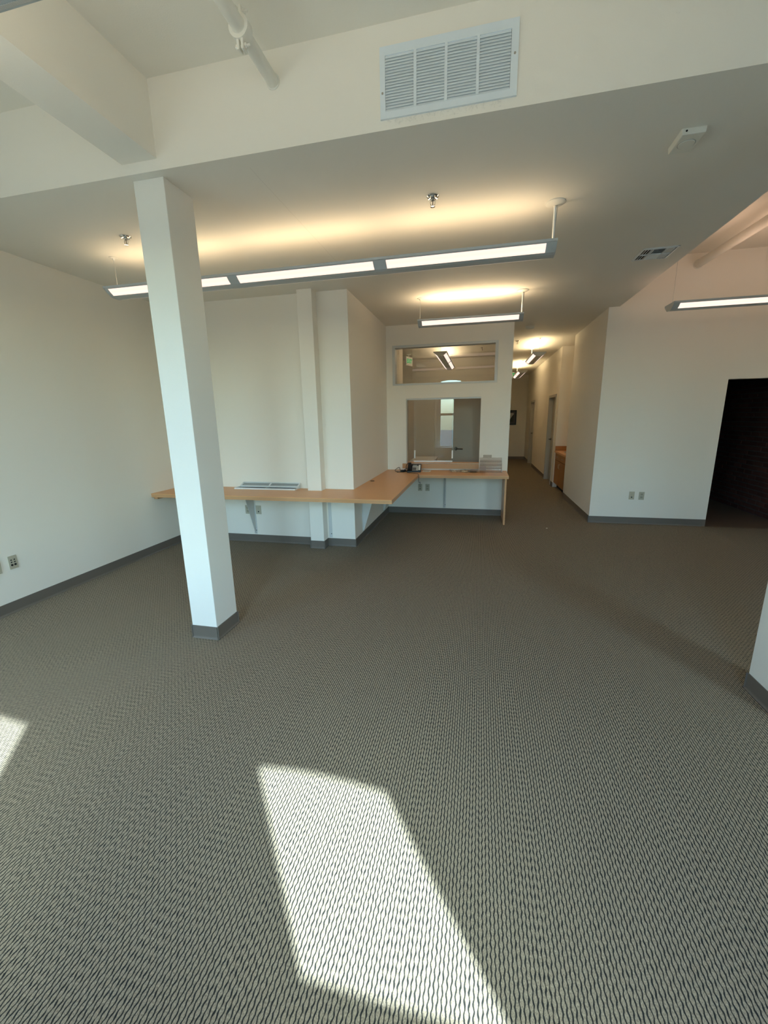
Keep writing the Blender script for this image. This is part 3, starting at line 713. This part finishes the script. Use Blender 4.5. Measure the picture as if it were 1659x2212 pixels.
for y0, y1, sy in ((-0.117, -0.006, 1), (0.006, 0.117, -1)):
    for k in range(5):
        y = y0 + (k+0.5)*(y1-y0)/5
        MB().prism([(y-0.0085, -0.010 if sy > 0 else -0.002), (y+0.0085, -0.002 if sy > 0 else -0.010), (y+0.0085, -0.0008 if sy > 0 else -0.0088), (y-0.0085, -0.0088 if sy > 0 else -0.0008)], -0.049, 0.049, 'x').build('blade', 'white_metal', S)
for x0, x1, sx in ((-0.119, -0.055, -1), (0.055, 0.119, 1)):
    for y0, y1 in ((-0.119, -0.004), (0.004, 0.119)):
        for k in range(3):
            x = x0 + (k+0.5)*(x1-x0)/3
            MB().prism([(x-0.008, -0.002 if sx > 0 else -0.010), (x+0.008, -0.010 if sx > 0 else -0.002), (x+0.008, -0.0088 if sx > 0 else -0.0008), (x-0.008, -0.0008 if sx > 0 else -0.0088)], y0, y1, 'y').build('blade', 'white_metal', S)

# ------------------------------------------------------------------ air return grille on the header
GX0, GX1, GZ0, GZ1 = -0.524, 0.116, 3.012, 3.302
S = empty('return_air_grille', ((GX0+GX1)/2, YH, GZ0)); tag(S, 'large white return air grille with four louvred bays on the header', 'air vent')
gw, gh = GX1-GX0, GZ1-GZ0; hw = gw/2
ix0, ix1, iz0, iz1 = -hw+0.026, hw-0.032, 0.030, gh-0.036
f = MB()
def bev(a0, a1): return None
f.box(-hw, ix0, -0.010, 0, 0, gh).box(ix1, hw, -0.010, 0, 0, gh).box(ix0, ix1, -0.010, 0, 0, iz0).box(ix0, ix1, -0.010, 0, iz1, gh)
f.build('frame', 'grille_white', S)
MB().box(ix0-0.004, ix1+0.004, -0.0018, -0.0004, iz0-0.004, iz1+0.004).build('duct_shade_sheet', 'black_matte', S)  # no hole in the header; black sheet imitates the shaded duct
bay = (ix1-ix0)/4
for k in range(1, 4):
    x = ix0+bay*k; MB().box(x-0.0065, x+0.0065, -0.012, -0.002, iz0, iz1).build('mullion', 'grille_white', S)
slat_me = None
NS = 19; pz = (iz1-iz0)/NS
for b in range(4):
    xa = ix0+bay*b+(0.0065 if b else 0.001); xb = ix0+bay*(b+1)-(0.0065 if b < 3 else 0.001)
    for k in range(NS):
        zc = iz0+(k+0.5)*pz
        if k == 0:
            so_ = MB().prism([(-0.0112, -0.0072), (-0.0105, -0.0080), (-0.0034, 0.0074), (-0.0040, 0.0084)], xa, xb, 'x').build('slat', 'grille_white', S); me = so_.data
        else:
            so_ = bpy.data.objects.new('slat', me); C.objects.link(so_); so_.parent = S
        so_.location = (0, 0, zc)
for x, z in ((-hw+0.012, 0.105), (hw-0.015, 0.160)): MB().cyl((x, -0.010, z), (x, -0.0125, z), 0.005, n=12).build('screw', 'steel', S)

# ------------------------------------------------------------------ sprinkler pipes
PX, PZ, PR = -1.085, 3.265, 0.030
S = empty('sprinkler_pipe', (PX, YH, PZ)); tag(S, 'white painted pipe with a clamp coupling running into the header', 'pipe')
MB().cyl((0, 0, 0), (0, -0.30, 0), PR, n=24).build('pipe_run', 'pipe', S, smooth=True)
MB().cyl((0, -0.30, 0), (0, -2.55, 0), PR+0.001, n=24).build('pipe_run', 'pipe', S, smooth=True)
MB().cyl((0, 0, 0), (0, -0.004, 0), PR+0.007, n=24).build('wall_seal', 'pipe', S, smooth=True)
yc = -0.300
ring = MB(); n = 28
for (r_in, r_out, ya, yb) in ((PR+0.0005, PR+0.016, yc-0.022, yc+0.022),):
    v = []
    for yy in (ya, yb):
        for r in (r_in, r_out): v += [(r*math.cos(2*PI*i/n), yy, r*math.sin(2*PI*i/n)) for i in range(n)]
    fcs = []
    for i in range(n):
        j = (i+1) % n
        fcs += [(n+i, n+j, 3*n+j, 3*n+i), (i, j, n+j, n+i), (2*n+i, 3*n+i, 3*n+j, 2*n+j), (i, 2*n+i, 2*n+j, j)]
    ring.add(v, fcs)
ring.build('coupling', 'pipe', S, smooth=True)
for s in (-1, 1):
    MB().box(s*0.004, s*0.016, yc-0.018, yc+0.018, -PR-0.052, -PR-0.004).build('clamp_ear', 'pipe', S, bevel=0.004)
    MB().box(s*0.004, s*0.016, yc-0.018, yc+0.018, PR+0.004, PR+0.045).build('clamp_ear', 'pipe', S, bevel=0.004)
for z in (-PR-0.032, PR+0.028):
    MB().cyl((-0.03, yc, z), (0.040, yc, z), 0.005, n=10).cyl((0.016, yc, z), (0.025, yc, z), 0.010, n=6).cyl((-0.026, yc, z), (-0.016, yc, z), 0.010, n=6).build('bolt', 'pipe', S)
MB().cyl((0.0, -1.6, PR), (0.0, -1.6, zu(YH-1.6)-PZ), 0.005, n=10).build('hanger_rod', 'pipe', S)
S = empty('sprinkler_pipe', (2.625, YW, 3.402)); tag(S, 'white painted pipe under the high ceiling of the right bay', 'pipe')
MB().cyl((0, 0, 0), (0, -6.6, -0.212), 0.047, n=28).build('pipe_run', 'pipe', S, smooth=True)
MB().cyl((0, 0, 0), (0, -0.006, 0), 0.056, n=28).build('wall_seal', 'pipe', S, smooth=True)
# branch lines across the front, seen only as reflections in the reception glass
S = empty('sprinkler_pipe', (0.2, 0.55, 3.20)); tag(S, 'white pipe crossing the front of the room, reflected in the transom', 'pipe')
MB().cyl((-1.95, 0, 0), (2.25, 0, 0), 0.024, n=16).build('pipe_run', 'pipe', S, smooth=True)
MB().cyl((-1.2, 0, 0.02), (-1.2, 0, zu(0.55)-3.20), 0.005, n=8).build('hanger_rod', 'pipe', S)
MB().cyl((1.6, 0, 0.02), (1.6, 0, zu(0.55)-3.20), 0.005, n=8).build('hanger_rod', 'pipe', S)

# ------------------------------------------------------------------ exit signs
def exit_sign(loc, rz, label, size=0.12):
    S = empty('exit_sign', loc, rz); tag(S, label, 'exit sign')
    MB().box(-0.155, 0.155, -0.022, 0.022, -0.245, -0.055).build('housing', 'white_plastic', S, bevel=0.004)
    MB().cyl((0, 0, 0), (0, 0, -0.012), 0.05, n=20).cyl((0, 0, -0.012), (0, 0, -0.056), 0.010, n=12).build('mount', 'white_plastic', S)
    for s in (-1, 1):
        cu = bpy.data.curves.new('exit_text', 'FONT'); cu.body = 'EXIT'; cu.size = size; cu.align_x = 'CENTER'; cu.align_y = 'CENTER'; cu.extrude = 0.001; cu.offset = 0.003
        fo_ = bpy.data.objects.new('font_source', cu); me = bpy.data.meshes.new_from_object(fo_); me.name = 'lettering'
        bpy.data.objects.remove(fo_); me.materials.clear(); me.materials.append(MAT['exit_green'])
        o = bpy.data.objects.new('lettering', me); C.objects.link(o); o.parent = S
        o.location = (0, s*0.0235, -0.15); o.rotation_euler = (PI/2, 0, PI if s > 0 else 0)
    return S
exit_sign((0.875, 14.2, ZC), 0, 'green lettered exit sign hanging at the far end of the hallway', 0.165)
exit_sign((-1.62, 9.75, ZC), math.radians(72), 'white exit sign hanging in the back office behind the transom')

# ------------------------------------------------------------------ framed picture
S = empty('framed_picture', (1.03, YE, 1.245)); tag(S, 'black framed mountain picture on the end wall of the hallway', 'picture')
f = MB(); frame_rect(f, -0.27, 0.27, 0, 0.52, 0.045, -0.025, 0)
f = MB().box(-0.27, -0.225, -0.025, 0, 0, 0.52).box(0.225, 0.27, -0.025, 0, 0, 0.52).box(-0.225, 0.225, -0.025, 0, 0, 0.045).box(-0.225, 0.225, -0.025, 0, 0.475, 0.52)
f.build('frame', 'black', S)
MB().box(-0.225, 0.225, -0.008, -0.002, 0.045, 0.475).build('mat_board', plain('mat_board', (0.10, 0.09, 0.10), 0.8), S)
MB().box(-0.16, 0.17, -0.010, -0.008, 0.10, 0.42).build('print', plain('print_sky', (0.55, 0.53, 0.50), 0.6), S)
MB().prism([(-0.16, 0.10), (0.17, 0.10), (0.17, 0.37), (0.12, 0.31), (0.05, 0.20), (-0.02, 0.16), (-0.16, 0.21)], -0.0115, -0.010, 'y').build('print_mountain', plain('print_mountain', (0.05, 0.055, 0.05), 0.6), S)

# ------------------------------------------------------------------ kitchenette
S = empty('kitchenette_cabinet', (XH+0.33, (YN0+YN1)/2, 0)); tag(S, 'orange maple base cabinet set in the hallway niche', 'cabinet')
hw = (YN1-YN0)/2 - 0.003
XF = -0.315
MB().box(XF+0.022, 0.285, -hw, hw, 0.105, 0.772).build('body', 'cabinet', S)
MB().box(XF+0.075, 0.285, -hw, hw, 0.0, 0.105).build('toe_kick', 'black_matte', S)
for k in range(2):
    a = -hw+0.004+k*hw; b = a+hw-0.008
    dr = MB().box(XF, XF+0.02, a, b, 0.625, 0.765).build('drawer', 'cabinet', S, bevel=0.002)
    MB().tube([(XF, (a+b)/2-0.05, 0.70), (XF-0.025, (a+b)/2-0.045, 0.70), (XF-0.025, (a+b)/2+0.045, 0.70), (XF, (a+b)/2+0.05, 0.70)], 0.004, 8).build('handle', 'steel', dr)
    dd = MB().box(XF, XF+0.02, a, b, 0.112, 0.617).build('door', 'cabinet', S, bevel=0.002)
    yy = b-0.04 if k == 0 else a+0.04
    MB().tube([(XF, yy, 0.48), (XF-0.025, yy, 0.485), (XF-0.025, yy, 0.565), (XF, yy, 0.57)], 0.004, 8).build('handle', 'steel', dd)
S = empty('kitchenette_counter', (XH+0.33, (YN0+YN1)/2, 0.772)); tag(S, 'laminate kitchenette counter with backsplash and sink', 'counter')
MB().box(XF-0.02, 0.287, -hw, hw, 0.0, 0.038).build('worktop', 'laminate', S, bevel=0.003)
MB().box(XF-0.01, 0.287, hw-0.02, hw, 0.038, 0.138).build('backsplash', 'cabinet', S)
MB().box(0.267, 0.287, -hw, hw-0.02, 0.038, 0.138).build('backsplash', 'cabinet', S)
sk = MB()
sk.lathe((-0.03, 0.15, 0.038), [(0.195, 0), (0.195, 0.006), (0.180, 0.009), (0.168, 0.004), (0.150, 0.002), (0.02, 0.0015)], 32)
sk.build('sink', 'steel', S, smooth=True)
MB().tube([(0.20, 0.15, 0.038), (0.20, 0.15, 0.20), (0.17, 0.15, 0.235), (0.10, 0.15, 0.235), (0.075, 0.15, 0.20)], 0.011, 10).build('faucet', 'chrome', S, smooth=True)

# ------------------------------------------------------------------ table in the back office
S = empty('office_table', (-0.99, 8.66, 0)); tag(S, 'pale table in the back office behind the sliding glass', 'table')
MB().box(-0.36, 0.13, -0.44, 0.44, 0.70, 0.73).build('tabletop', 'white_plastic', S, bevel=0.003)
for x in (-0.32, 0.09):
    for y in (-0.40, 0.40): MB().cyl((x, y, 0), (x, y, 0.70), 0.02, n=12).build('leg', 'steel', S)

# ------------------------------------------------------------------ things on the counter
ZT = 0.735
# telephone
S = empty('desk_telephone', (-0.985, 6.455, ZT), math.radians(4)); tag(S, 'black office desk telephone with pale key panel on the reception counter', 'telephone')
side = [(-0.09, 0), (-0.09, 0.020), (0.03, 0.105), (0.075, 0.118), (0.085, 0.10), (0.085, 0)]
MB().prism(side, -0.105, 0.105, 'x').build('body', 'black', S, bevel=0.004)
def slope(mb, y0=-0.088, z0=0.0225, ang=math.atan2(0.085, 0.12)):
    ca, sa = math.cos(ang), math.sin(ang)
    mb.v = [(x, y0 + y*ca - z*sa, z0 + y*sa + z*ca) for x, y, z in mb.v]; return mb
slope(MB().box(-0.030, 0.066, 0.010, 0.118, 0.0, 0.004)).build('face_panel', 'grey_plastic', S)
for r in range(4):
    for c in range(3):
        slope(MB().box(-0.024+c*0.020, -0.024+c*0.020+0.014, 0.016+r*0.016, 0.016+r*0.016+0.010, 0.004, 0.007)).build('key', 'black', S)
slope(MB().box(-0.024, 0.040, 0.122, 0.140, 0.001, 0.005)).build('display', 'steel_sheet', S)
slope(MB().box(0.070, 0.096, 0.020, 0.136, 0.001, 0.006)).build('label_strip', 'paper', S)
hs_ = slope(MB().prism([(0.0, 0.010), (0.0, 0.042), (0.03, 0.050), (0.13, 0.050), (0.158, 0.042), (0.158, 0.008), (0.128, 0.010), (0.125, 0.028), (0.035, 0.028), (0.032, 0.010)], -0.098, -0.050, 'x'))
hs_.build('handset', 'black', S, bevel=0.004)
# cords
def smooth_path(pts, n=8):
    out = []
    for i in range(len(pts)-1):
        p0, p1, p2, p3 = [Vector(pts[max(0, min(len(pts)-1, j))]) for j in (i-1, i, i+1, i+2)]
        for k in range(n):
            t = k/n; out.append(0.5*((2*p1) + (-p0+p2)*t + (2*p0-5*p1+4*p2-p3)*t*t + (-p0+3*p1-3*p2+p3)*t**3))
    out.append(Vector(pts[-1])); return out
cord = [(-1.03, 6.52, ZT+0.03), (-1.10, 6.45, ZT+0.006), (-1.08, 6.33, ZT+0.005), (-1.00, 6.25, ZT+0.005), (-0.93, 6.21, ZT+0.006), (-0.885, 6.16, ZT+0.006), (-0.872, 6.105, ZT+0.006), (-0.862, 6.088, ZT-0.02), (-0.866, 6.09, 0.655), (-0.875, 6.20, 0.60), (-0.90, 6.50, 0.565), (-0.925, 6.66, 0.50), (-0.928, 6.697, 0.445)]
t = MB().tube(smooth_path(cord), 0.0035, 6).build('telephone_cord', 'cable', None, smooth=True)
tag(t, 'thin black telephone cord hanging over the counter edge to the outlet', 'cord')
loops = [(-1.06, 6.50, ZT+0.10), (-1.10, 6.55, ZT+0.13), (-1.13, 6.52, ZT+0.07), (-1.10, 6.42, ZT+0.012), (-1.20, 6.36, ZT+0.006), (-1.29, 6.45, ZT+0.006), (-1.31, 6.55, ZT+0.02), (-1.26, 6.60, ZT+0.05), (-1.22, 6.50, ZT+0.012), (-1.15, 6.34, ZT+0.008), (-1.08, 6.38, ZT+0.03), (-1.12, 6.50, ZT+0.05), (-1.17, 6.42, ZT+0.010), (-1.24, 6.33, ZT+0.006)]
t = MB().tube(smooth_path(loops), 0.0045, 6).build('cable_coil', 'cable', None, smooth=True)
tag(t, 'tangled black cable loops on the counter left of the telephone', 'cable')
# small cable block in the tangle
S = MB().box(-0.045, 0.045, -0.02, 0.02, 0, 0.028).build('power_adapter', 'black', None, bevel=0.004, loc=(-1.165, 6.455, ZT)); S.rotation_euler.z = 0.5
tag(S, 'small black power adapter in the cable tangle beside the telephone', 'adapter')
# card
S = MB().box(-0.065, 0.065, -0.09, 0.09, 0, 0.002).build('notice_card', 'paper', None, loc=(-0.80, 6.535, ZT)); tag(S, 'white card with a dark printed bar right of the telephone', 'card')
MB().box(-0.040, 0.040, -0.015, 0.045, 0.002, 0.0024).build('print', 'steel_sheet', S)
# leaflets
def leaf(loc, w, h, rz, curl, mat, name, label):
    mb = MB(); n = 10; v = []; f = []
    for k in range(n+1):
        x = -w/2+w*k/n; z = curl*((x/(w/2))**2) + 0.001
        v += [(x, -h/2, z), (x, h/2, z), (x, -h/2, z+0.0025), (x, h/2, z+0.0025)]
    for k in range(n):
        a, b = 4*k, 4*k+4
        f += [(a, a+1, b+1, b), (a+2, b+2, b+3, a+3), (a, b, b+2, a+2), (a+1, a+3, b+3, b+1)]
    f += [(0, 2, 3, 1), (4*n, 4*n+1, 4*n+3, 4*n+2)]
    mb.add(v, f); o = mb.build(name, mat, None, loc=loc); o.rotation_euler.z = rz
    tag(o, label, 'leaflet', 'leaflets on the reception counter'); return o
leaf((-0.335, 6.57, ZT), 0.20, 0.22, 0.15, 0.010, 'leaflet', 'leaflet', 'cream printed leaflet, leftmost of the three on the reception counter')
leaf((-0.155, 6.55, ZT), 0.15, 0.24, -0.2, 0.014, 'leaflet', 'leaflet', 'curling cream leaflet, middle of the three on the reception counter')
leaf((-0.075, 6.53, ZT+0.017), 0.17, 0.20, 0.1, 0.002, 'brochure', 'brochure', 'dark printed brochure lying next to the clear organizer')
# acrylic organizer
S = empty('brochure_organizer', (0.19, 6.56, ZT)); tag(S, 'clear acrylic tiered brochure organizer at the right end of the counter', 'organizer')
for s in (-1, 1):
    MB().prism([(-0.11, 0), (-0.105, 0.03), (0.06, 0.212), (0.085, 0.212), (0.085, 0)], s*0.165-0.0015, s*0.165+0.0015, 'x').build('side_panel', 'acrylic', S)
MB().box(-0.1635, 0.1635, 0.082, 0.085, 0, 0.212).build('back_panel', 'acrylic', S)
for k in range(4):
    y = -0.10+k*0.048; z = 0.004+k*0.046
    MB().box(-0.1635, 0.1635, y, y+0.046, z, z+0.003).build('shelf', 'acrylic', S)
    MB().prism([(y-0.003, z), (y-0.010, z+0.034), (y-0.007, z+0.034), (y, z)], -0.1635, 0.1635, 'x').build('shelf_lip', 'acrylic', S)
MB().box(-0.115, 0.010, 0.040, 0.043, 0.212, 0.256).box(-0.115, 0.010, 0.062, 0.065, 0.212, 0.256).box(-0.115, -0.112, 0.043, 0.062, 0.212, 0.256).box(0.007, 0.010, 0.043, 0.062, 0.212, 0.256).build('card_holder', 'acrylic', S)
MB().box(-0.160, -0.070, -0.113, -0.111, 0.030, 0.098).build('name_card', plain('brown_card', (0.30, 0.23, 0.20), 0.6), S)

# removed lamp louvres lying on the long counter
def louvre(loc, rx, w, dpt, label, rz=0.0):
    S = empty('louvre_panel', loc, rz); S.rotation_euler = (rx, 0, rz); tag(S, label, 'panel', 'loose white louvre panels on the counter')
    t = 0.012
    f = MB().box(-w/2, w/2, -dpt/2, -dpt/2+t, 0, 0.018).box(-w/2, w/2, dpt/2-t, dpt/2, 0, 0.018).box(-w/2, -w/2+t, -dpt/2+t, dpt/2-t, 0, 0.018).box(w/2-t, w/2, -dpt/2+t, dpt/2-t, 0, 0.018)
    f.build('frame', 'white_metal', S)
    MB().box(-w/2+t, w/2-t, -dpt/2+t, dpt/2-t, 0.004, 0.008).build('sheet', 'steel_sheet', S)
    MB().box(-0.008, 0.008, -dpt/2+t, dpt/2-t, 0.008, 0.016).build('cross_bar', 'white_metal', S)
    return S
louvre((-2.588, 4.655, ZT), 0, 0.83, 0.150, 'flat white louvre panel lying at the front on the long counter')
louvre((-2.555, 4.686, ZT+0.0395), math.radians(24), 0.79, 0.095, 'white louvre panel resting tilted against the wall on the other panel', 0.0)
# scrap of paper
S = MB().prism([(-0.012, -0.008), (0.010, -0.010), (0.014, 0.006), (-0.006, 0.010)], 0.0, 0.003, 'z').build('paper_scrap', 'paper', None, loc=(0.988, 6.03, 0.001)); tag(S, 'tiny white scrap of paper on the carpet near the hallway', 'paper scrap')
